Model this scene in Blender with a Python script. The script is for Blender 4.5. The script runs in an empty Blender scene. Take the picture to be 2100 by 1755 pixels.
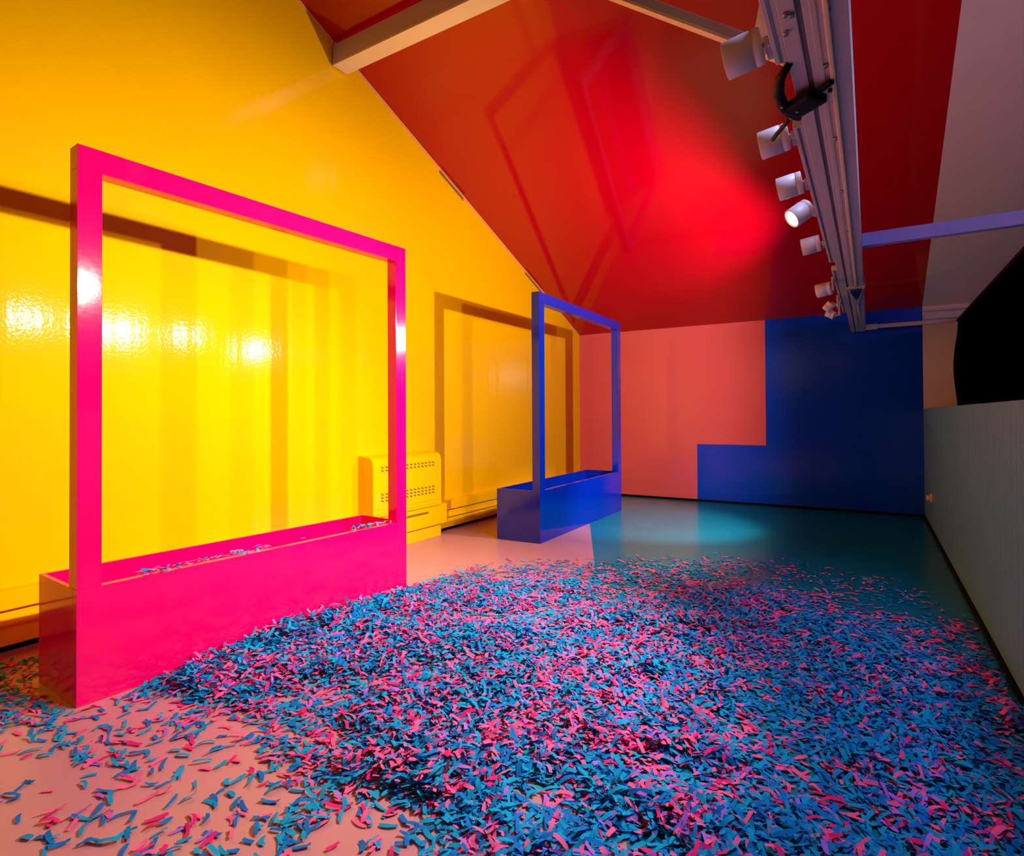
import bpy, bmesh, math, random
import numpy as np
from mathutils import Vector, Matrix

SC = bpy.context.scene
COL = SC.collection
random.seed(7)
RNG = np.random.default_rng(11)

# ------------------------------------------------------------------ camera
F_PX, YAW, PITCH, ROLL = 1178.41, -0.5572, 0.0099, -0.0052
CAM = Vector((3.9563, 0.0, 1.25))
fw = Vector((math.sin(YAW) * math.cos(PITCH), math.cos(YAW) * math.cos(PITCH), math.sin(PITCH)))
rt = Vector((math.cos(YAW), -math.sin(YAW), 0))
up = rt.cross(fw)
rt, up = (math.cos(ROLL) * rt + math.sin(ROLL) * up), (-math.sin(ROLL) * rt + math.cos(ROLL) * up)
cd = bpy.data.cameras.new('camera')
cam = bpy.data.objects.new('camera', cd)
COL.objects.link(cam)
cd.sensor_fit = 'HORIZONTAL'
cd.sensor_width = 36
cd.lens = F_PX * 36 / 2100
cd.shift_y = -37.8 / 2100
cd.clip_start = 0.02
cam.matrix_world = Matrix(((rt.x, up.x, -fw.x, CAM.x), (rt.y, up.y, -fw.y, CAM.y), (rt.z, up.z, -fw.z, CAM.z), (0, 0, 0, 1)))
SC.camera = cam

# ------------------------------------------------------------------ world, exposure
w = bpy.data.worlds.new('world'); SC.world = w
w.use_nodes = True
w.node_tree.nodes['Background'].inputs[0].default_value = (0.35, 0.3, 0.6, 1)
w.node_tree.nodes['Background'].inputs[1].default_value = 0.05
SC.view_settings.view_transform = 'Standard'
SC.view_settings.look = 'None'
SC.view_settings.gamma = 1
SC.view_settings.use_curve_mapping = False
SC.view_settings.exposure = 0.0
SC.cycles.max_bounces = 10
SC.cycles.diffuse_bounces = 5
SC.cycles.glossy_bounces = 5
SC.cycles.sample_clamp_indirect = 4
SC.cycles.blur_glossy = 0.6
SC.cycles.use_denoising = True

def area(name, loc, target, size, power, color, spread=math.pi):
    l = bpy.data.lights.new(name, 'AREA'); l.energy = power; l.color = color; l.size = size; l.spread = spread
    o = bpy.data.objects.new(name, l); COL.objects.link(o); o.location = loc
    o.rotation_euler = (Vector(target) - Vector(loc)).to_track_quat('-Z', 'Y').to_euler()
    return o
# added unseen lights: blue-violet floor wash, violet bay fill, faint rear fill
def spot(name, loc, target, power, color, cone, blend, soft):
    l = bpy.data.lights.new(name, 'SPOT'); l.energy = power; l.color = color; l.spot_size = math.radians(cone); l.spot_blend = blend; l.shadow_soft_size = soft
    o = bpy.data.objects.new(name, l); COL.objects.link(o); o.location = loc
    o.rotation_euler = (Vector(target) - Vector(loc)).to_track_quat('-Z', 'Y').to_euler()
    return o
spot('added_wash', (4.9, 2.4, 4.3), (3.05, 2.8, 0.0), 430, (0.46, 0.56, 1.0), 76, 0.9, 0.5)  # added cool wash over the confetti floor, no fixture modelled
spot('added_bay_fill', (6.2, 0.6, 2.6), (4.6, 4.2, 3.3), 130, (0.62, 0.5, 1.0), 66, 1.0, 0.15)  # added to brighten the white bay and the roof steel
area('added_rear_fill', (2.2, -2.2, 2.6), (2.6, 3.0, 0.4), 1.2, 2, (1.0, 0.72, 0.7))  # added faint fill from behind the camera

# ------------------------------------------------------------------ room numbers
YB, TAW = 8.4111, math.tan(0.0186)     # back wall: y = YB + x*TAW
HE, M = 2.529, 0.4019                  # eave height, roof slope
XR, HR = 4.5031, 1.3033                # low right wall
XE, YE = 7.6, -3.2                     # far side and rear of the room
def yb(x): return YB + x * TAW
def zc(x, y): return HE + M * (yb(x) - y)

# ------------------------------------------------------------------ helpers
def mat(name, col, rough=0.3, spec=0.5, coat=0.0, bump=None, streak=None, metal=0.0, vary=0.0, emit=None, ior=1.5, tint=None, speclevel=0.5):
    m = bpy.data.materials.new(name); m.use_nodes = True
    nt = m.node_tree; b = nt.nodes['Principled BSDF']
    b.inputs['Base Color'].default_value = (*col, 1)
    b.inputs['Roughness'].default_value = rough
    b.inputs['Metallic'].default_value = metal
    b.inputs['IOR'].default_value = ior
    b.inputs['Specular IOR Level'].default_value = speclevel
    if tint: b.inputs['Specular Tint'].default_value = (*tint, 1)
    b.inputs['Coat Weight'].default_value = coat
    b.inputs['Coat Roughness'].default_value = 0.05
    tc = nt.nodes.new('ShaderNodeTexCoord')
    prev = None
    for spec_ in (bump, streak):
        if not spec_: continue
        scale, strength, dist, stretch = spec_
        mp = nt.nodes.new('ShaderNodeMapping'); mp.inputs['Scale'].default_value = stretch
        nt.links.new(tc.outputs['Object'], mp.inputs['Vector'])
        n = nt.nodes.new('ShaderNodeTexNoise'); n.inputs['Scale'].default_value = scale; n.inputs['Detail'].default_value = 2
        nt.links.new(mp.outputs[0], n.inputs['Vector'])
        bp = nt.nodes.new('ShaderNodeBump'); bp.inputs['Strength'].default_value = strength; bp.inputs['Distance'].default_value = dist
        nt.links.new(n.outputs['Fac'], bp.inputs['Height'])
        if prev: nt.links.new(prev.outputs[0], bp.inputs['Normal'])
        prev = bp
    if prev:
        nt.links.new(prev.outputs[0], b.inputs['Normal'])
        if coat: nt.links.new(prev.outputs[0], b.inputs['Coat Normal'])
    if vary:
        n = nt.nodes.new('ShaderNodeTexNoise'); n.inputs['Scale'].default_value = 2.5; n.inputs['Detail'].default_value = 4
        nt.links.new(tc.outputs['Object'], n.inputs['Vector'])
        mx = nt.nodes.new('ShaderNodeMix'); mx.data_type = 'RGBA'
        mx.inputs[6].default_value = (*[c * (1 - vary) for c in col], 1); mx.inputs[7].default_value = (*[min(1, c * (1 + vary)) for c in col], 1)
        nt.links.new(n.outputs['Fac'], mx.inputs[0]); nt.links.new(mx.outputs[2], b.inputs['Base Color'])
    if emit:
        b.inputs['Emission Color'].default_value = (*emit[0], 1); b.inputs['Emission Strength'].default_value = emit[1]
    return m

U = (1, 1, 1)
MT = dict(
    yellow=mat('gloss_yellow_paint', (0.93, 0.47, 0.0), 0.06, ior=1.45, bump=(55, 0.35, 0.0016, U), streak=(3, 0.10, 0.03, (1, 2.2, 0.05)), vary=0.03),
    red=mat('gloss_red_paint', (0.52, 0.0, 0.010), 0.07, ior=1.62, tint=(1.0, 0.9, 0.2), bump=(2.0, 0.03, 0.02, U), vary=0.03),
    white=mat('white_plaster', (0.88, 0.77, 0.76), 0.55, bump=(30, 0.08, 0.005, U), vary=0.05),
    coral=mat('coral_pink_paint', (0.93, 0.13, 0.15), 0.16, bump=(25, 0.10, 0.008, U), vary=0.04),
    navy=mat('deep_blue_paint', (0.0, 0.06, 0.80), 0.16, bump=(25, 0.10, 0.008, U), vary=0.05),
    salmon=mat('salmon_floor_paint', (0.54, 0.22, 0.24), 0.3, bump=(18, 0.05, 0.004, U), vary=0.05),
    teal=mat('teal_floor_paint', (0.0, 0.18, 0.25), 0.25, bump=(18, 0.05, 0.004, U), vary=0.08),
    halfwall=mat('grey_teal_panel', (0.13, 0.40, 0.52), 0.35, streak=(4, 0.25, 0.02, (1, 6, 0.03)), vary=0.12),
    rear=mat('dark_grey_wall', (0.10, 0.08, 0.11), 0.6, vary=0.1),
    gap=mat('shadow_gap_tone', (0.004, 0.005, 0.005), 0.9, speclevel=0.1, vary=0.1),  # near-black standing for the shade in gaps at floor level
    pink=mat('gloss_hot_pink_paint', (0.85, 0.0, 0.12), 0.10, bump=(30, 0.04, 0.004, U)),
    blue=mat('gloss_blue_paint', (0.0, 0.02, 0.45), 0.12, bump=(30, 0.04, 0.004, U)),
    steel=mat('off_white_painted_steel', (0.62, 0.55, 0.56), 0.32, bump=(12, 0.06, 0.004, U), vary=0.12),
    lilac=mat('lilac_blue_tone', (0.34, 0.34, 0.85), 0.35, vary=0.12),  # bluer tone than the other steel, cross tie only
    cream=mat('lit_underside_tone', (0.95, 0.72, 0.42), 0.35, vary=0.08),  # warm pale tone standing for bounce light on steel undersides
    groove=mat('shaded_groove', (0.16, 0.13, 0.15), 0.5, vary=0.1),
    lamp=mat('white_lamp_metal', (0.78, 0.72, 0.76), 0.38, vary=0.02),
    lampin=mat('lamp_reflector', (0.9, 0.9, 0.9), 0.2, metal=1.0, vary=0.02),
    lens=mat('lit_lens', (1, 0.95, 0.85), 0.2, emit=((1, 0.9, 0.72), 12)),
    black=mat('black_rubber', (0.002, 0.002, 0.0025), 0.5, speclevel=0.25, bump=(30, 0.1, 0.01, U)),
    curtain=mat('black_cloth', (0.0008, 0.0006, 0.0006), 1.0, speclevel=0.0, bump=(60, 0.2, 0.01, U)),
    chrome=mat('bolt_metal', (0.5, 0.46, 0.46), 0.3, metal=0.9, bump=(20, 0.05, 0.01, U)),
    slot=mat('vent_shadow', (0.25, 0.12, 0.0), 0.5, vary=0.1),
    bluebit=mat('dark_blue_plastic', (0.0, 0.03, 0.12), 0.35, vary=0.1),
    trimy=mat('pale_cut_edge', (0.85, 0.42, 0.18), 0.35, vary=0.1),
    socket=mat('cream_plastic', (0.85, 0.72, 0.6), 0.3, vary=0.02),
    c_cyan=mat('turquoise_tissue', (0.0, 0.32, 0.55), 0.85, speclevel=0.15, vary=0.2),
    c_blue=mat('blue_tissue', (0.0, 0.17, 0.52), 0.85, speclevel=0.15, vary=0.2),
    c_pink=mat('pink_tissue', (0.92, 0.11, 0.28), 0.85, speclevel=0.15, vary=0.15),
    c_rose=mat('deep_rose_tissue', (0.75, 0.015, 0.17), 0.85, speclevel=0.15, vary=0.15),
    c_lilac=mat('lilac_tissue', (0.42, 0.13, 0.60), 0.85, speclevel=0.15, vary=0.15),
)

def box(bm, lo, hi, mi=0, bev=0.0):
    vs = [bm.verts.new((x, y, z)) for x in (lo[0], hi[0]) for y in (lo[1], hi[1]) for z in (lo[2], hi[2])]
    fs = []
    for q in ((0, 1, 3, 2), (4, 6, 7, 5), (0, 4, 5, 1), (2, 3, 7, 6), (0, 2, 6, 4), (1, 5, 7, 3)):
        f = bm.faces.new([vs[i] for i in q]); f.material_index = mi; fs.append(f)
    if bev:
        es = list({e for f in fs for e in f.edges})
        bmesh.ops.bevel(bm, geom=es, offset=bev, segments=2, affect='EDGES', profile=0.6)
    return vs

def beam_between(bm, a, b, wdt, hgt, upv=(0, 0, 1), bev=0.0):
    a, b = Vector(a), Vector(b); d = (b - a); L = d.length; d.normalize()
    s = d.cross(Vector(upv)).normalized(); u = s.cross(d)
    n0 = len(bm.verts)
    box(bm, (0, -wdt / 2, -hgt / 2), (L, wdt / 2, hgt / 2), 0, bev)
    bm.verts.ensure_lookup_table()
    R = Matrix((d, s, u)).transposed()
    for v in bm.verts[n0:]: v.co = a + R @ v.co

def cyl(bm, a, b, r1, r2=None, seg=24, caps=True, mi=0):
    a, b = Vector(a), Vector(b); r2 = r1 if r2 is None else r2
    d = (b - a).normalized(); s = d.orthogonal().normalized(); t = d.cross(s)
    A = [bm.verts.new(a + r1 * (math.cos(k * 2 * math.pi / seg) * s + math.sin(k * 2 * math.pi / seg) * t)) for k in range(seg)]
    B = [bm.verts.new(b + r2 * (math.cos(k * 2 * math.pi / seg) * s + math.sin(k * 2 * math.pi / seg) * t)) for k in range(seg)]
    for k in range(seg):
        f = bm.faces.new((A[k], A[(k + 1) % seg], B[(k + 1) % seg], B[k])); f.smooth = True; f.material_index = mi
    if caps:
        bm.faces.new(A[::-1]).material_index = mi; bm.faces.new(B).material_index = mi

def lathe(bm, a, axis, prof, seg=32):
    """profile of (along axis, radius) points, open ends closed"""
    a = Vector(a); d = Vector(axis).normalized(); s = d.orthogonal().normalized(); t = d.cross(s)
    rings = []
    for h, r in prof:
        rings.append([bm.verts.new(a + d * h + r * (math.cos(k * 2 * math.pi / seg) * s + math.sin(k * 2 * math.pi / seg) * t)) for k in range(seg)])
    for A, B in zip(rings, rings[1:]):
        for k in range(seg):
            f = bm.faces.new((A[k], A[(k + 1) % seg], B[(k + 1) % seg], B[k])); f.smooth = True
    bm.faces.new(rings[0][::-1]); bm.faces.new(rings[-1])

def tube(bm, pts, r, seg=10):
    pts = [Vector(p) for p in pts]; rings = []
    for i, p in enumerate(pts):
        d = (pts[min(i + 1, len(pts) - 1)] - pts[max(i - 1, 0)]).normalized()
        s = d.cross(Vector((0.3, 0.2, 1))).normalized(); t = d.cross(s)
        rr = r[i] if isinstance(r, (list, tuple)) else r
        rings.append([bm.verts.new(p + rr * (math.cos(k * 2 * math.pi / seg) * s + math.sin(k * 2 * math.pi / seg) * t)) for k in range(seg)])
    for A, B in zip(rings, rings[1:]):
        for k in range(seg):
            bm.faces.new((A[k], A[(k + 1) % seg], B[(k + 1) % seg], B[k])).smooth = True
    bm.faces.new(rings[0][::-1]); bm.faces.new(rings[-1])

def obj(name, bm, mats, parent=None, recalc=True):
    if recalc: bmesh.ops.recalc_face_normals(bm, faces=bm.faces[:])
    me = bpy.data.meshes.new(name); bm.to_mesh(me); bm.free()
    for m in (mats if isinstance(mats, (list, tuple)) else [mats]): me.materials.append(MT[m])
    o = bpy.data.objects.new(name, me); COL.objects.link(o)
    if parent: o.parent = parent
    return o

def tag(o, label=None, cat=None, group=None, kind=None):
    if label: o['label'] = label
    if cat: o['category'] = cat
    if group: o['group'] = group
    if kind: o['kind'] = kind
    return o

def thing(name, loc, rz, label, cat, group=None):
    o = bpy.data.objects.new(name, None); COL.objects.link(o)
    o.location = loc; o.rotation_euler = (0, 0, rz); o.empty_display_size = 0.1
    return tag(o, label, cat, group)

def poly(bm, pts, mi=0):
    f = bm.faces.new([bm.verts.new(p) for p in pts]); f.material_index = mi; return f

def struct(name, bm, mats, label, recalc=False):
    o = obj(name, bm, mats, recalc=recalc)
    return tag(o, label, name.split('_')[0], kind='structure')

# ================================================================== ROOM SHELL
T = 0.12
# floor: two painted fields meeting on a diagonal
xa, ya, k = 0.09, 8.44, -0.4757            # boundary x = xa + k*(y-ya)
def xdiag(y): return xa + k * (y - ya)
bm = bmesh.new()
poly(bm, [(-T, YE, 0), (xdiag(YE), YE, 0), (xa, ya, 0), (0.05, yb(0) + T, 0), (-T, yb(0) + T, 0)], 0)
poly(bm, [(xdiag(YE), YE, 0), (XE, YE, 0), (XE, yb(XE) + T, 0), (0.05, yb(0) + T, 0), (xa, ya, 0)], 1)
box(bm, (-T, YE, -0.15), (XE, yb(XE) + T, -0.002), 1)
struct('floor', bm, ['salmon', 'teal'], 'painted floor, salmon on the left and teal on the right of a diagonal line')

# left gable wall (yellow)
bm = bmesh.new()
pro = [(YE, 0), (yb(0) + T, 0), (yb(0) + T, zc(0, yb(0) + T)), (YE, zc(0, YE))]
a = [bm.verts.new((0, y, z)) for y, z in pro]; b = [bm.verts.new((-T, y, z)) for y, z in pro]
bm.faces.new(a); bm.faces.new(b[::-1])
for i in range(4): bm.faces.new((a[i], b[i], b[(i + 1) % 4], a[(i + 1) % 4]))
struct('wall_left', bm, 'yellow', 'tall glossy yellow gable wall', True)

# back wall : coral L, deep blue, white end
bm = bmesh.new()
def bw(x, z, d=0.0): return (x, yb(x) + d, z)
XP, XP2, ZP = 1.836, 2.752, 0.822
E_ = 0.0
poly(bm, [bw(0, 0), bw(XP, 0), bw(XP, ZP), bw(XP2, ZP), bw(XP2, HE), bw(0, HE)], 0)
poly(bm, [bw(XP, 0), bw(XR, 0), bw(XR, HE), bw(XP2, HE), bw(XP2, ZP), bw(XP, ZP)], 1)
poly(bm, [bw(XR, 0), bw(XE, 0), bw(XE, HE), bw(XR, HE)], 2)
poly(bm, [bw(0, 0, T), bw(0, HE, T), bw(XE, HE, T), bw(XE, 0, T)], 2)
poly(bm, [bw(0, HE), bw(XE, HE), bw(XE, HE, T), bw(0, HE, T)], 2)
struct('wall_back', bm, ['coral', 'navy', 'white'], 'far end wall, coral stepped shape on the left and deep blue on the right')

# sloping ceiling
bm = bmesh.new()
def cl(x, y, d=0.0): return (x, y, zc(x, y) + d)
poly(bm, [cl(-T, YE), cl(-T, yb(0) + T), cl(XR, yb(XR) + T), cl(XR, YE)], 0)
poly(bm, [cl(XR, YE), cl(XR, yb(XR) + T), cl(XE, yb(XE) + T), cl(XE, YE)], 1)
poly(bm, [cl(-T, YE, T), cl(XE, YE, T), cl(XE, yb(XE) + T, T), cl(-T, yb(0) + T, T)], 1)
struct('ceiling', bm, ['red', 'white'], 'sloping ceiling in glossy red with an off-white strip on the right')

bm = bmesh.new(); box(bm, (-T, YE - T, 0), (XE, YE, zc(0, YE)))
struct('wall_rear', bm, 'rear', 'dark wall behind the photographer', True)
bm = bmesh.new(); box(bm, (XE, YE, 0), (XE + T, yb(XE), zc(XE, YE)))
struct('wall_far_right', bm, 'rear', 'dark wall beyond the black curtain', True)

# low right wall
bm = bmesh.new()
box(bm, (XR, YE, 0), (XR + 0.12, yb(XR) - 0.002, HR - 0.02), 0)
box(bm, (XR - 0.004, YE, HR - 0.02), (XR + 0.30, yb(XR) - 0.002, HR), 0)
struct('wall_right', bm, 'halfwall', 'low grey-teal panelled wall on the right', True)
bm = bmesh.new(); box(bm, (XR - 0.012, YE, 0.001), (XR - 0.001, yb(XR) - 0.02, 0.035))  # dark strip in place of the shade at the wall foot
struct('baseboard_shade_right', bm, 'gap', 'thin dark shadow-gap strip along the foot of the low right wall', True)
bm = bmesh.new()
for x0, x1 in ((0.04, XR - 0.02),):
    vs = [bm.verts.new(p) for p in ((x0, yb(x0) - 0.012, 0.001), (x1, yb(x1) - 0.012, 0.001), (x1, yb(x1) - 0.001, 0.001), (x0, yb(x0) - 0.001, 0.001),
                                    (x0, yb(x0) - 0.012, 0.03), (x1, yb(x1) - 0.012, 0.03), (x1, yb(x1) - 0.001, 0.03), (x0, yb(x0) - 0.001, 0.03))]
    for q in ((0, 1, 2, 3), (4, 5, 6, 7), (0, 1, 5, 4), (1, 2, 6, 5), (2, 3, 7, 6), (3, 0, 4, 7)): bm.faces.new([vs[i] for i in q])
struct('baseboard_shade_back', bm, 'gap', 'thin dark shadow-gap strip along the foot of the far wall', True)  # shade line at the far wall foot, put in as a dark strip

# boxed skirting along the yellow wall
bm = bmesh.new()
box(bm, (0.001, YE, 0.035), (0.035, yb(0) - 0.01, 0.15))
box(bm, (0.001, YE, 0.15), (0.065, yb(0) - 0.01, 0.163))
box(bm, (0.001, YE, 0.163), (0.05, yb(0) - 0.01, 0.235))
box(bm, (0.001, YE, 0.235), (0.085, yb(0) - 0.01, 0.335), 0, 0.006)
struct('baseboard_left', bm, 'yellow', 'stepped yellow skirting box along the foot of the yellow wall', True)
bm = bmesh.new(); box(bm, (0.001, YE, 0.001), (0.02, yb(0) - 0.01, 0.034))  # dark fill for the shadowed gap under the skirting
struct('trim_1', bm, 'gap', 'dark strip shading the gap below the yellow skirting', True)

# pale edge strip where the yellow wall meets the red slope
def slope_strip(bm, y0, y1, d0, d1, x1):
    v = []
    for x in (0.0005, x1):
        for y in (y0, y1):
            for d in (d0, d1): v.append(bm.verts.new((x, y, zc(0, y) - d)))
    for q in ((0, 1, 3, 2), (4, 6, 7, 5), (0, 4, 5, 1), (2, 3, 7, 6), (0, 2, 6, 4), (1, 5, 7, 3)): bm.faces.new([v[i] for i in q])
bm = bmesh.new(); slope_strip(bm, YE, 8.38, 0.003, 0.018, 0.012)
struct('trim_2', bm, 'trimy', 'thin pale edge strip along the top of the yellow wall', True)
bm = bmesh.new(); slope_strip(bm, 4.88, 5.30, 0.03, 0.055, 0.01)
struct('trim_3', bm, 'slot', 'dark crack at the top of the yellow wall above the pink frame', True)
bm = bmesh.new(); slope_strip(bm, 6.7, 7.15, 0.03, 0.05, 0.01)
struct('trim_4', bm, 'slot', 'dark crack at the top of the yellow wall near the blue frame', True)

# roof members
bm = bmesh.new(); box(bm, (0.02, 3.40, 4.315), (XE, 3.475, 4.475), 0, 0.004)
box(bm, (0.02, 3.40, 4.300), (XE, 3.56, 4.3149), 1)  # bottom face coloured as if lit from below
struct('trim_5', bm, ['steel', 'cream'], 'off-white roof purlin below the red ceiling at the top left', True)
bm = bmesh.new()
x0, x1 = XR + 0.01, 4.93
for lo, hi, d in ((2.365, 2.435, 0.10), (2.47, 2.49, 0.05)):
    ya_, yb_ = yb(x0) - 0.002, yb(x1) - 0.002
    v = [bm.verts.new(p) for p in ((x0, ya_ - d, lo), (x1, yb_ - d, lo), (x1, yb_, lo), (x0, ya_, lo), (x0, ya_ - d, hi), (x1, yb_ - d, hi), (x1, yb_, hi), (x0, ya_, hi))]
    for q in ((0, 1, 2, 3), (4, 5, 6, 7), (0, 1, 5, 4), (1, 2, 6, 5), (2, 3, 7, 6), (3, 0, 4, 7)): bm.faces.new([v[i] for i in q])
struct('trim_6', bm, 'steel', 'off-white wall plate on the white end of the far wall', True)

# ================================================================== FRAMED TROUGHS
def framed_trough(name, loc, ang, L, H, th, depth, m, label, post, pd=0.085):
    """local: y along the front, x = 0 the front face, -x towards the yellow wall"""
    r = thing(name, (loc[0], loc[1], 0), -ang, label, 'planter frame', 'painted frames standing on troughs')
    # front panel with the two posts and the head as one portal
    bm = bmesh.new(); box(bm, (-0.04, 0, 0.001), (0, L, th), 0, 0.0015); obj('front_panel', bm, m, r)
    for y0 in (0, L - post):
        bm = bmesh.new(); box(bm, (-pd, y0, th + 0.0005), (0, y0 + post, H - 0.105), 0, 0.0015); obj('post', bm, m, r)
    bm = bmesh.new(); box(bm, (-pd, 0, H - 0.1045), (0, L, H), 0, 0.0015); obj('head_rail', bm, m, r)
    bm = bmesh.new(); box(bm, (-depth, 0, 0.001), (-depth + 0.02, L, th), 0, 0.0015); obj('back_panel', bm, m, r)
    for y0 in (0, L - 0.02):
        bm = bmesh.new(); box(bm, (-depth + 0.0205, y0, 0.001), (-0.0405, y0 + 0.02, th), 0, 0.0015); obj('end_panel', bm, m, r)
    bm = bmesh.new(); box(bm, (-depth + 0.0205, 0.0205, 0.02), (-0.0405, L - 0.0205, 0.04)); obj('bottom_panel', bm, m, r)
    return r
PA, PLOC, PL, PH, PTH = 0.054, (1.0498, 1.1119), 1.961, 2.440, 0.505
BA, BLOC, BL_, BH, BTH = -0.0215, (1.2292, 4.8853), 2.272, 2.458, 0.509
framed_trough('framed_trough', PLOC, PA, PL, PH, PTH, 0.4656, 'pink', 'glossy hot pink open frame rising from a long pink trough, confetti on its ledge', 0.094)
framed_trough('framed_trough.001', BLOC, BA, BL_, BH, BTH, 0.4968, 'blue', 'glossy blue open frame rising from a blue trough, nearer the far wall', 0.11)

# ================================================================== HEATER
r = thing('wall_heater', (0, 3.70, 0), 0, 'yellow painted storage heater on the yellow wall behind the pink frame', 'heater')
bm = bmesh.new()
prof = [(0.002, 0.336), (0.185, 0.336), (0.185, 0.80)] + [(0.185 - 0.075 * (1 - math.cos(t)), 0.80 + 0.075 * math.sin(t)) for t in (0.4, 0.8, 1.2, 1.57)] + [(0.002, 0.885)]
A = [bm.verts.new((x, 0, z)) for x, z in prof]; B = [bm.verts.new((x, 0.96, z)) for x, z in prof]
bm.faces.new(A); bm.faces.new(B[::-1])
for i in range(len(A)): bm.faces.new((A[i], A[(i + 1) % len(A)], B[(i + 1) % len(A)], B[i]))
obj('casing', bm, 'yellow', r)
for (z0, rows) in ((0.745, 2), (0.47, 3)):
    bm = bmesh.new()
    for j in range(rows):
        for i in range(14):
            y = 0.10 + i * 0.055
            n0 = len(bm.verts)
            box(bm, (0.184, y, z0 + j * 0.03), (0.1875, y + 0.032, z0 + j * 0.03 + 0.016))
            bm.verts.ensure_lookup_table()
            for v in bm.verts[n0:]: v.co.z += (v.co.y - y) * -0.25
    o = obj('vent_grille', bm, 'slot', r)
for z in (0.36, 0.40):
    bm = bmesh.new(); box(bm, (0.184, 0.05, z), (0.192, 0.91, z + 0.012)); obj('rib', bm, 'yellow', r)
r = thing('pipe_casing', (0, 3.62, 0), 0, 'yellow pipe casing with a dark slot below the storage heater', 'pipe casing')
bm = bmesh.new(); box(bm, (0.087, 0.0, 0.13), (0.165, 1.16, 0.332), 0, 0.004); obj('casing', bm, 'yellow', r)
bm = bmesh.new(); box(bm, (0.164, 0.40, 0.262), (0.1665, 0.86, 0.285)); obj('slot', bm, 'slot', r)
bm = bmesh.new(); box(bm, (0.088, -0.0, 0.001), (0.13, 1.1, 0.129)); obj('foot_panel', bm, 'yellow', r)

# ================================================================== ROOF BEAM AND ITS FITTINGS
YE2 = 8.40
r = thing('roof_beam', (3.84, 8.40, 2.28), 0, 'long off-white double roof beam running overhead to the far wall', 'beam')
bm = bmesh.new(); box(bm, (-0.078, -10.9, 0.0), (-0.036, 0.05, 0.16), 0, 0.003); obj('channel', bm, 'steel', r)
bm = bmesh.new(); box(bm, (-0.022, -10.9, 0.0), (0.08, 0.05, 0.16), 0, 0.003); obj('channel', bm, 'steel', r)
bm = bmesh.new(); box(bm, (-0.036, -10.9, 0.006), (-0.022, 0.05, 0.15)); obj('shaded_gap_strip', bm, 'groove', r)  # dark strip painting the shade between the two channels
bm = bmesh.new(); box(bm, (0.024, -10.9, -0.014), (0.038, -1.5, -0.0005), 0, 0.004); obj('rib', bm, 'cream', r)  # brightness of the lit ridge put into its colour
bm = bmesh.new(); box(bm, (-0.006, -10.9, -0.006), (0.010, -0.2, -0.0005), 0, 0.003); obj('conduit', bm, 'steel', r)
for (x, y) in ((-0.066, 1.70), (-0.058, 1.62), (-0.045, 1.63), (0.035, 1.66), (0.017, 1.92), (0.017, 2.45), (0.017, 3.05), (0.017, 3.75)):
    bm = bmesh.new(); cyl(bm, (x, y - 8.40, -0.010), (x, y - 8.40, -0.0005), 0.007, seg=10); obj('bolt', bm, 'chrome', r)

# saddle bracket under the beam
r = thing('beam_bracket', (3.85, 5.40, 2.28), 0, 'small steel saddle bracket with dark blue insert under the far end of the roof beam', 'bracket')
bm = bmesh.new(); box(bm, (-0.048, 0, -0.014), (0.082, 0.07, -0.0035), 0, 0.002); box(bm, (0.0735, 0, -0.0045), (0.082, 0.07, 0.06)); obj('strap', bm, 'steel', r)
bm = bmesh.new()
v = [bm.verts.new(p) for p in ((-0.02, 0.075, -0.004), (0.055, 0.075, -0.004), (0.02, 0.62, -0.004), (-0.02, 0.075, -0.03), (0.055, 0.075, -0.03), (0.02, 0.62, -0.012))]
for q in ((0, 1, 2), (3, 5, 4), (0, 3, 4, 1), (1, 4, 5, 2), (2, 5, 3, 0)): bm.faces.new([v[i] for i in q])
obj('insert', bm, 'bluebit', r)
bm = bmesh.new(); beam_between(bm, (-0.035, 0.08, -0.012), (0.02, 0.85, -0.012), 0.01, 0.01); beam_between(bm, (0.065, 0.08, -0.012), (0.02, 0.85, -0.012), 0.01, 0.01); obj('arm', bm, 'steel', r)

# cross ties and brace
r = thing('cross_tie', (3.9215, 4.43, 2.380), 0, 'lilac-blue steel cross tie running right from the roof beam', 'tie bar', 'cross ties on the roof beam')
bm = bmesh.new(); box(bm, (0, -0.03, -0.034), (XE - 3.93, 0.03, 0.05), 0, 0.004); obj('bar', bm, 'lilac', r)
r = thing('cross_tie.001', (3.925, 8.26, 2.30), 0, 'thin steel cross tie in front of the blue wall at the far end', 'tie bar', 'cross ties on the roof beam')
bm = bmesh.new(); box(bm, (0.03, -0.02, -0.015), (0.86, 0.02, 0.03), 0, 0.003); obj('bar', bm, 'steel', r)
bm = bmesh.new(); box(bm, (-0.003, -0.03, -0.028), (0.12, 0.03, 0.036), 0, 0.003); obj('end_clamp', bm, 'steel', r)
r = thing('diagonal_brace', (3.745, 1.90, 2.335), 0, 'slanting steel brace rising left from the roof beam behind the nearest lamp', 'brace')
bm = bmesh.new(); beam_between(bm, (0, 0, 0.0), (-3.70, 0, 2.765), 0.03, 0.03, bev=0.002); obj('bar', bm, 'steel', r)
bm = bmesh.new(); beam_between(bm, (0.0, 0.004, -0.021), (-3.70, 0.004, 2.744), 0.036, 0.008); obj('lit_bottom_strip', bm, 'cream', r)  # pale strip added for the lit lower edge of the bar
bm = bmesh.new()
v = [bm.verts.new(p) for p in ((-0.004, -0.32, 0.035), (-0.004, 0.0, 0.035), (-0.085, 0.0, 0.075), (-0.004, -0.32, 0.043), (-0.004, 0.0, 0.043), (-0.085, 0.0, 0.083))]
for q in ((0, 1, 2), (3, 5, 4), (0, 3, 4, 1), (1, 4, 5, 2), (2, 5, 3, 0)): bm.faces.new([v[i] for i in q])
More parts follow.
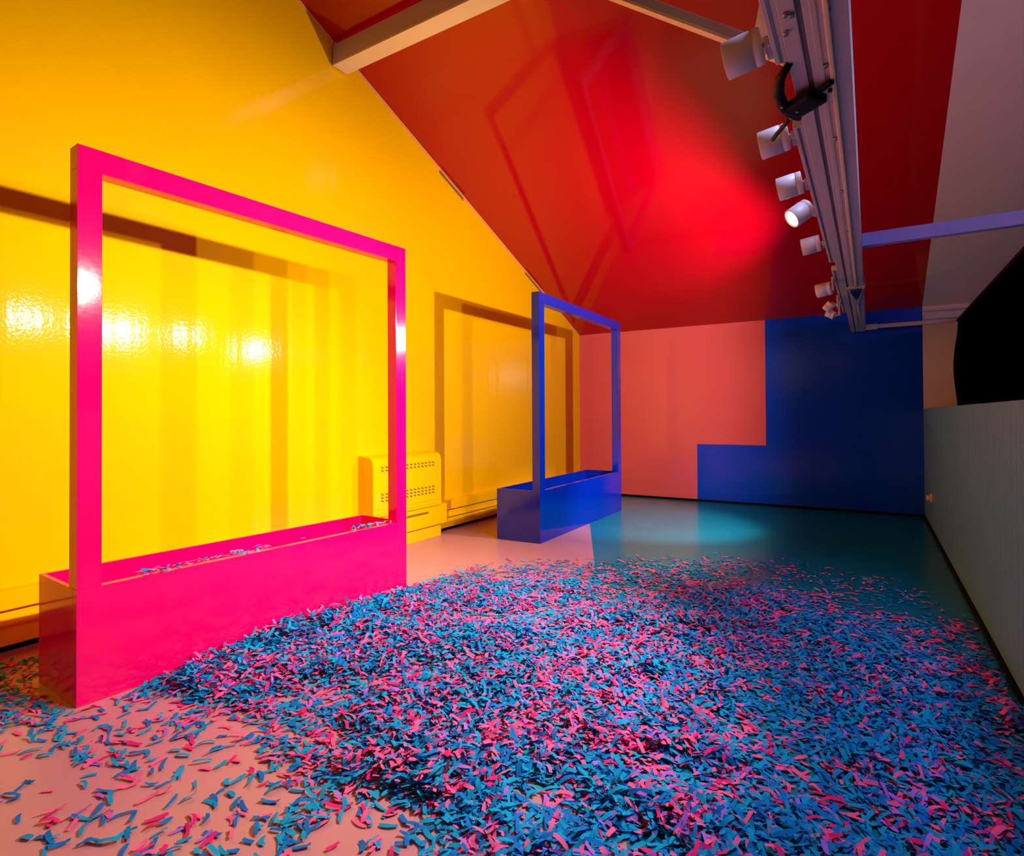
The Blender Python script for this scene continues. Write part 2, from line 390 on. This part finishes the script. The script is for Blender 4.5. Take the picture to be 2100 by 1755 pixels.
obj('gusset_plate', bm, 'steel', r)

# lighting tracks
for nm, y0, y1, lab in (('light_track', -2.5, 1.86, 'white lighting track on the left side of the beam, nearest run'),
                        ('light_track.001', 2.30, 4.50, 'white lighting track on the left side of the beam, middle run'),
                        ('light_track.002', 4.75, 6.80, 'white lighting track on the left side of the beam, farthest run')):
    r = thing(nm, (3.745, y0, 2.285), 0, lab, 'lighting track', 'lighting tracks on the roof beam')
    bm = bmesh.new(); box(bm, (-0.017, 0, 0.0), (0.0165, y1 - y0, 0.034), 0, 0.003); obj('rail', bm, 'steel', r)
    bm = bmesh.new(); box(bm, (-0.004, 0.01, -0.0025), (0.004, y1 - y0 - 0.01, -0.0005)); obj('groove', bm, 'chrome', r)

# ================================================================== TRACK LAMPS
def track_lamp(i, y, aim, power, color, label, x=3.65, z=2.31, cone=112, s=1.0, lit=True):
    """the drum hangs left of the track; aim = point lit"""
    nm = 'track_lamp' + ('' if i == 0 else '.%03d' % i)
    r = thing(nm, (x, y, z), 0, label, 'track lamp', 'white drum lamps along the lighting track')
    d = (Vector(aim) - Vector((x, y, z))).normalized()
    R, Ln = 0.052 * s, 0.105 * s
    ax = 3.7275 - x
    bm = bmesh.new()
    lathe(bm, (0, 0, 0), d, [(-Ln / 2 + 0.0, R * 0.93), (-Ln / 2 + 0.003, R * 0.98), (-Ln / 2 + 0.022, R * 0.98), (-Ln / 2 + 0.0235, R * 0.94),
                             (-Ln / 2 + 0.026, R * 0.94), (-Ln / 2 + 0.0275, R), (Ln / 2 - 0.002, R), (Ln / 2, R * 0.97), (Ln / 2, R * 0.86), (Ln / 2 - 0.012, R * 0.8)])
    obj('housing', bm, 'lamp', r)
    bm = bmesh.new(); cyl(bm, d * (Ln / 2 - 0.0115), d * (Ln / 2 - 0.008), R * 0.78, seg=24); ln = obj('lens', bm, 'lens', r)
    bm = bmesh.new(); tube(bm, [(-d * (Ln / 2 - 0.001)), (-d * (Ln / 2 + 0.006)) + Vector((0.004, 0, 0)), (ax - 0.005, 0, -0.004), (ax, 0, -0.004)], 0.007); obj('arm', bm, 'lamp', r)
    bm = bmesh.new(); box(bm, (ax - 0.0155, -0.04, -0.02), (ax, 0.04, max(0.008, 2.30 - z)), 0, 0.003); obj('track_adapter', bm, 'steel', r)
    l = bpy.data.lights.new('bulb', 'SPOT'); l.energy = power; l.color = color; l.spot_size = math.radians(cone); l.spot_blend = 0.45 if i == 5 else 0.75
    l.shadow_soft_size = 0.028
    o = bpy.data.objects.new('bulb', l); COL.objects.link(o); o.parent = r
    o.location = d * (Ln / 2 + 0.004); o.rotation_euler = d.to_track_quat('-Z', 'Y').to_euler()
    return r
WARM = (1.0, 0.86, 0.66)
P0 = 200
LAMPS = [
    (1.79, (0, 1.75, 1.75), P0 * 0.8, WARM, 'nearest and largest white drum lamp on the track, in front of the brace'),
    (2.43, (0, 2.42, 1.75), P0 * 0.9, WARM, 'white drum lamp just past the black clamp'),
    (2.95, (0, 2.95, 1.75), P0 * 0.5, WARM, 'white drum lamp between the clamp lamp and the glowing one'),
    (3.38, (1.0, 1.8, 0.2), P0 * 2.7, (1.0, 0.88, 0.82), 'tilted white drum lamp with a glowing face turned to the viewer'),
    (4.06, (0, 4.05, 1.75), P0 * 0.7, WARM, 'white drum lamp level with the lilac cross tie'),
    (5.08, (0, 5.6, 1.75), P0 * 1.8, WARM, 'first white drum lamp on the farthest track run'),
    (5.88, (1.75, 6.55, 0.0), P0 * 1.9, (0.85, 0.92, 1.0), 'small orange-lit lamp tilted down on the farthest track run'),
    (6.20, (1.7, 6.5, 3.45), P0 * 0.6, (1.0, 0.75, 1.0), 'last and smallest white drum lamp, just above the blue wall'),
]
cones = {0: 90, 1: 90, 2: 90, 4: 90, 3: 104, 6: 54, 7: 84, 5: 150}
for i, (y, aim, pw, c, lab) in enumerate(LAMPS):
    far = i in (6, 7)
    track_lamp(i, y, aim, pw, c, lab, x=3.66 if i == 5 else 3.65, z={5: 2.215, 6: 2.21, 7: 2.19}.get(i, 2.31), s=0.72 if far else 1.0, cone=cones.get(i, 96))

# black clamp on the beam
r = thing('rigging_clamp', (3.80, 2.03, 2.27), 0, 'black rigging clamp with a hooked strap gripping the left side of the roof beam', 'clamp')
bm = bmesh.new(); tube(bm, [(-0.035, -0.17, 0.01), (-0.065, -0.13, -0.005), (-0.078, -0.06, -0.012), (-0.075, 0.03, -0.015), (-0.06, 0.10, -0.012), (-0.04, 0.16, -0.008)], [0.010, 0.015, 0.017, 0.018, 0.017, 0.008]); obj('hook', bm, 'black', r)
bm = bmesh.new(); beam_between(bm, (-0.06, 0.07, -0.020), (0.028, 0.0, -0.022), 0.085, 0.030, bev=0.010); beam_between(bm, (0.018, 0.008, -0.012), (0.068, -0.040, -0.010), 0.020, 0.014, bev=0.004); obj('clamp_body', bm, 'black', r)
for p in ((-0.075, 0.0, -0.028), (-0.035, 0.045, -0.034), (-0.058, 0.09, -0.030)):
    bm = bmesh.new(); cyl(bm, p, (p[0], p[1], p[2] - 0.006), 0.005, seg=10); obj('bolt', bm, 'chrome', r)
bm = bmesh.new(); tube(bm, [(-0.055, 0.10, -0.012), (-0.085, 0.17, -0.010), (-0.12, 0.24, -0.005), (-0.14, 0.29, 0.0)], 0.008); obj('tail', bm, 'black', r)
bm = bmesh.new(); cyl(bm, (0.06, 0.02, -0.002), (0.06, 0.02, -0.012), 0.006, seg=10); obj('knob', bm, 'black', r)

# ================================================================== CURTAIN
r = thing('black_curtain', (4.86, 2.6, 1.31), 0, 'black curtain hanging above the low right wall', 'curtain')
bm = bmesh.new()
ny, nz = 220, 14
Y0, Y1 = -3.0, 8.44
g = []
for i in range(ny + 1):
    row = []
    y = Y0 + (Y1 - Y0) * i / ny
    for j in range(nz + 1):
        t = j / nz
        x = 4.835 + 0.022 * math.sin(y * 19 + 0.8 * math.sin(t * 3)) * (0.4 + 0.6 * (1 - t)) + 0.008 * math.sin(y * 43 + t * 2)
        x += -0.03 * math.sin(math.pi * t) ** 2 * math.exp(-((y - 8.44) / 0.5) ** 2)
        row.append(bm.verts.new((x - 4.86, y - 2.6, 1.305 + t * 1.01 - 1.31 + 0.004)))
    g.append(row)
for i in range(ny):
    for j in range(nz):
        bm.faces.new((g[i][j], g[i + 1][j], g[i + 1][j + 1], g[i][j + 1])).smooth = True
c = obj('cloth', bm, 'curtain', r)
c.modifiers.new('thick', 'SOLIDIFY').thickness = 0.004
bm = bmesh.new(); box(bm, (-0.04, -5.6, 1.006), (0.0, 5.84, 1.03)); obj('rail', bm, 'black', r)

# socket on the low wall
r = thing('wall_socket', (XR - 0.001, 7.47, 0.353), 0, 'small cream round wall socket low on the grey-teal wall by the far corner', 'socket')
bm = bmesh.new(); cyl(bm, (0, 0, 0), (-0.016, 0, 0), 0.055, 0.05, seg=24); obj('plate', bm, 'socket', r)
bm = bmesh.new(); cyl(bm, (-0.0165, 0, 0), (-0.05, 0, 0), 0.032, 0.028, seg=20); obj('plug', bm, 'socket', r)

# ================================================================== CONFETTI
def project(P):
    d = P - np.array(CAM)
    z = d @ np.array(fw)
    return 1050 + F_PX * (d @ np.array(rt)) / z, 839.7 - F_PX * (d @ np.array(up)) / z, z

def in_poly(x, y, pg):
    ins = np.zeros(len(x), bool); n = len(pg)
    for i in range(n):
        x1, y1 = pg[i]; x2, y2 = pg[(i + 1) % n]
        c = ((y1 > y) != (y2 > y)) & (x < (x2 - x1) * (y - y1) / (y2 - y1 + 1e-12) + x1)
        ins ^= c
    return ins

def sstep(a, b, v):
    t = np.clip((v - a) / (b - a), 0, 1); return t * t * (3 - 2 * t)

def vnoise(x, y, s, seed):
    g = np.random.default_rng(seed).random((64, 64))
    u, v = x / s + 20, y / s + 20
    i, j = np.floor(u).astype(int), np.floor(v).astype(int); fu, fv = u - i, v - j
    fu, fv = fu * fu * (3 - 2 * fu), fv * fv * (3 - 2 * fv)
    return (g[i % 64, j % 64] * (1 - fu) * (1 - fv) + g[(i + 1) % 64, j % 64] * fu * (1 - fv) + g[i % 64, (j + 1) % 64] * (1 - fu) * fv + g[(i + 1) % 64, (j + 1) % 64] * fu * fv)

cp, sp_ = math.cos(PA), math.sin(PA)
def pink_local(x, y):   # (distance in front of the face, along the face)
    dx, dy = x - PLOC[0], y - PLOC[1]
    return dx * cp - dy * sp_, dx * sp_ + dy * cp
def blue_local(x, y):
    dx, dy = x - BLOC[0], y - BLOC[1]; c_, s_ = math.cos(BA), math.sin(BA)
    return dx * c_ - dy * s_, dx * s_ + dy * c_

def density(x, y):
    # y of the far limits as a function of x
    xs = [0.0, 0.6, 1.2, 1.9, 2.6, 3.3, 4.0, 4.5]
    yden = np.interp(x, xs, [2.2, 2.6, 3.0, 3.5, 3.9, 3.95, 3.4, 3.1])
    yfar = np.interp(x, xs, [3.0, 3.8, 4.35, 4.8, 5.3, 5.6, 5.4, 5.0])
    d = 1 - sstep(yden - 0.35, yfar, y) ** 0.45
    d = np.where(y > yfar, 0.0, d)
    n1 = vnoise(x, y, 0.22, 3); n2 = vnoise(x, y, 0.5, 5)
    # bare salmon area in the lower left of the photo
    edge = np.interp(x, [0.9, 1.16, 1.5, 1.77, 2.32, 2.73, 3.1], [1.62, 1.36, 1.40, 1.43, 1.33, 1.16, 0.85])
    left = 1 - sstep(-0.10, 0.16, y + (n1 - 0.5) * 0.25 - edge)
    d = d * (1 - left * 0.93)
    d = np.where((x < 1.75) & (y < 0.95), d * 0.35, d)
    # thin places in the spread
    d *= 0.30 + 1.1 * sstep(0.18, 0.60, n1 * 0.6 + n2 * 0.4)
    for (gx, gy, gr) in ((1.96, 1.95, 0.10), (2.12, 2.16, 0.10), (3.03, 1.64, 0.13), (3.90, 2.02, 0.14), (3.42, 1.60, 0.10), (1.75, 1.62, 0.09)):
        d *= 1 - 0.9 * np.exp(-(((x - gx) ** 2 + (y - gy) ** 2) / gr ** 2))
    pd_, pl_ = pink_local(x, y)
    near = np.exp(-np.clip(pd_, 0, 9) / 0.16) * sstep(0.05, 0.5, pl_) * (1 - sstep(1.9, 2.1, pl_))
    d = np.maximum(d, 0) + 1.1 * near
    # behind / beside the pink trough only a thin sprinkle
    d = np.where((pd_ < 0.0), np.where(y < 1.7, 0.22, 0.0), d)
    return d

NS = 230000
X = RNG.uniform(0.05, XR - 0.03, NS); Y = RNG.uniform(0.15, 5.7, NS)
pd_, pl_ = pink_local(X, Y); bd_, bl_ = blue_local(X, Y)
ok = (RNG.random(NS) < density(X, Y) * 0.55)
ok &= ~((pd_ < 0.03) & (pd_ > -0.50) & (pl_ > -0.04) & (pl_ < PL + 0.04))
ok &= ~((bd_ < 0.04) & (bd_ > -0.54) & (bl_ > -0.05))
ok &= ~(X < 0.16)
X, Y = X[ok], Y[ok]
pxx, pyy, pzz = project(np.stack([X, Y, np.zeros_like(X)], 1))
ok = (pzz > 0.3) & (pxx > -160) & (pxx < 2260) & (pyy < 1900)
X, Y = X[ok], Y[ok]
N = len(X)
dn = density(X, Y)
pd_, pl_ = pink_local(X, Y)
drift = 0.075 * np.exp(-(np.clip(pd_, 0, 9) / 0.20) ** 1.3) * sstep(0.15, 0.8, pl_) * (1 - 0.6 * sstep(1.3, 2.0, pl_)) * (pd_ > 0)
hump = 0.035 * sstep(0.45, 0.9, vnoise(X, Y, 0.3, 9)) * sstep(0.6, 1.2, dn)
pile = np.clip(dn, 0, 1.3) * 0.016 + drift + hump
Z = 0.003 + RNG.random(N) ** 0.8 * pile
loose = np.clip(dn, 0, 1)

# colour mix: more pink in the middle of the spread, more blue to the right and along the pink trough
pinkw = 0.30 + 0.30 * (vnoise(X, Y, 0.28, 21) - 0.3) + 0.12 * sstep(3.6, 2.6, X) * (X < 3.6)
pinkw = np.where((pd_ > 0) & (pd_ < 0.22), 0.25, pinkw)
pinkw = np.where(X > 3.6, pinkw * 0.72, pinkw)
pinkw = np.where(dn < 0.35, 0.42, pinkw)
pinkw = np.clip(pinkw * 0.92 + 0.75 * (vnoise(X, Y, 0.075, 31) - 0.5), 0.03, 0.92)
u = RNG.random(N); v_ = RNG.random(N)
ci = np.where(u < pinkw, np.where(v_ < 0.62, 2, np.where(v_ < 0.86, 3, 4)), np.where(v_ < 0.56, 0, 1))
CM = ['c_cyan', 'c_blue', 'c_pink', 'c_rose', 'c_lilac']

def strips(X, Y, Z, tiltamp, lenr=(0.034, 0.072), widr=(0.010, 0.017), seg=4, rng=RNG):
    """arched tissue ribbons; returns verts (N, 2*(seg+1), 3) centred at the origin and the centres"""
    n = len(X)
    L = rng.uniform(*lenr, n); W = rng.uniform(*widr, n)
    yaw = rng.uniform(0, 2 * math.pi, n)
    tilt = rng.normal(0, 1, n) * tiltamp; rollv = rng.normal(0, 1, n) * tiltamp * 1.3
    curl = rng.uniform(-1.3, 1.3, n) * (0.35 + tiltamp); side = rng.normal(0, 0.35, n)
    tt = np.linspace(-0.5, 0.5, seg + 1)
    V = np.zeros((n, 2 * (seg + 1), 3))
    for i, t in enumerate(tt):
        a = L * t
        z = curl * L * (0.25 - t * t) * 0.9
        yy = side * L * (t * t)
        tw = rollv + rng.normal(0, 0.15, n)
        for s_, kk in ((-1, 0), (1, 1)):
            wv = W * 0.5 * s_ * (0.8 if i in (0, seg) else 1.0)
            V[:, 2 * i + kk, 0] = a
            V[:, 2 * i + kk, 1] = yy + wv * np.cos(tw)
            V[:, 2 * i + kk, 2] = z + wv * np.sin(tw)
    ct, st = np.cos(tilt)[:, None], np.sin(tilt)[:, None]
    x, z = V[:, :, 0] * ct - V[:, :, 2] * st, V[:, :, 0] * st + V[:, :, 2] * ct
    cy, sy = np.cos(yaw)[:, None], np.sin(yaw)[:, None]
    y = V[:, :, 1].copy()
    V[:, :, 0], V[:, :, 1], V[:, :, 2] = x * cy - y * sy, x * sy + y * cy, z
    mn = V[:, :, 2].min(1)
    return V, mn

def strip_mesh(name, V, ci, colmats):
    n, nv = V.shape[:2]; seg = nv // 2 - 1
    me = bpy.data.meshes.new(name)
    me.vertices.add(n * nv); me.vertices.foreach_set('co', V.reshape(-1).astype(np.float32))
    base = (np.arange(n) * nv)[:, None, None]
    q = np.array([[2 * i, 2 * i + 1, 2 * i + 3, 2 * i + 2] for i in range(seg)])[None]
    idx = (base + q).reshape(-1)
    me.loops.add(len(idx)); me.loops.foreach_set('vertex_index', idx.astype(np.int32))
    me.polygons.add(n * seg); me.polygons.foreach_set('loop_start', (np.arange(n * seg) * 4).astype(np.int32))
    me.polygons.foreach_set('material_index', np.repeat(ci, seg).astype(np.int32))
    for m in colmats: me.materials.append(MT[m])
    me.update(); me.validate()
    return me

tilta = 0.05 + 0.20 * sstep(0.3, 1.1, loose)
V, mn = strips(X, Y, Z, tilta)
V[:, :, 0] += X[:, None]; V[:, :, 1] += Y[:, None]
V[:, :, 2] += (Z - mn)[:, None]
# keep the ribbons out of the trough faces and the walls
a_, b_ = pink_local(V[:, :, 0], V[:, :, 1])
inside = ((a_ < 0.004) & (a_ > -0.47) & (b_ > -0.004) & (b_ < PL + 0.004)).any(1)
inside |= (V[:, :, 0] > XR - 0.012).any(1) | (V[:, :, 0] < 0.17).any(1)
keep = ~inside
V, X, Y, Z, ci, dn, mn = V[keep], X[keep], Y[keep], Z[keep], ci[keep], dn[keep], mn[keep]
N = len(X)
pxx, pyy, pzz = project(np.stack([X, Y, Z], 1))
inv = (pxx > 15) & (pxx < 2085) & (pyy < 1742)
# the 300 strips that show largest: the nearest ones on top of the heap
topness = Z + 0.0
score = np.where(inv, pzz - 6.0 * np.clip(Z, 0, 0.05) * (dn > 0.4), 99)
order = np.argsort(score)
ind = order[:300]
rest = np.ones(N, bool); rest[ind] = False
me = strip_mesh('confetti_scatter', V[rest], ci[rest], CM)
o = bpy.data.objects.new('confetti_scatter', me); COL.objects.link(o)
tag(o, 'thick scatter of turquoise, blue and pink tissue confetti over the floor', 'confetti', kind='stuff')
CN = ['turquoise', 'blue', 'pink', 'deep rose', 'lilac']
for i in ind:
    cx_, cy_, cz_ = X[i], Y[i], Z[i]
    vv = V[i:i + 1] - np.array([cx_, cy_, cz_])
    me = strip_mesh('confetti_strip', vv, np.zeros(1, int), [CM[ci[i]]])
    o = bpy.data.objects.new('confetti_strip', me); COL.objects.link(o); o.location = (cx_, cy_, cz_)
    ax = pxx[i]
    if ax < 380: where = 'on bare salmon floor, far lower left'
    elif ax < 700: where = 'on salmon floor left of the heap'
    elif ax < 1000: where = 'at the left edge of the heap'
    elif ax < 1300: where = 'at bottom centre where salmon meets teal'
    elif ax < 1480: where = 'just right of bottom centre'
    elif ax < 1660: where = 'between bottom centre and lower right'
    elif ax < 1850: where = 'on the teal floor, lower right'
    else: where = 'nearest the lower right corner'
    where += ', foremost row' if pyy[i] > 1690 else (', second row back' if pyy[i] > 1630 else ', third row back')
    tag(o, f'{CN[ci[i]]} tissue confetti strip {where}', 'confetti strip', f'{CN[ci[i]]} confetti strips {where}')

# confetti caught on the pink ledge, a few on the blue trough foot and far floor
def ledge(loc, ang, ys, dens, th, label, name, n):
    yl = RNG.choice(ys, n, p=dens / dens.sum()) + RNG.normal(0, 0.012, n)
    xl = RNG.uniform(-0.036, -0.004, n)
    tl = np.full(n, 0.12)
    Vv, m_ = strips(xl, yl, xl, tl, lenr=(0.04, 0.08), widr=(0.012, 0.02))
    # lay them along the ledge
    x = loc[0] + xl * math.cos(ang) + yl * math.sin(ang); y = loc[1] - xl * math.sin(ang) + yl * math.cos(ang)
    Vv[:, :, 0] = Vv[:, :, 0] * 0.45 + x[:, None]; Vv[:, :, 1] += y[:, None]
    Vv[:, :, 2] += (th + 0.001 - m_ + RNG.random(n) * 0.02)[:, None]
    me = strip_mesh(name, Vv, RNG.choice([0, 0, 1, 2, 2, 4], n), CM)
    o = bpy.data.objects.new(name, me); COL.objects.link(o)
    return tag(o, label, 'confetti', kind='stuff')
ys = np.linspace(0.14, PL - 0.12, 80)
t = ys / PL
dens = np.where((t > 0.13) & (t < 0.47), 1.0, 0) + np.where((t > 0.55) & (t < 0.60), 0.25, 0) + np.where((t > 0.82), 1.0, 0) + np.where(abs(t - 0.80) < 0.03, 1.4, 0)
ledge(PLOC, PA, ys, dens, PTH, 'row of crumpled confetti caught on the ledge of the pink trough', 'confetti_row', 120)
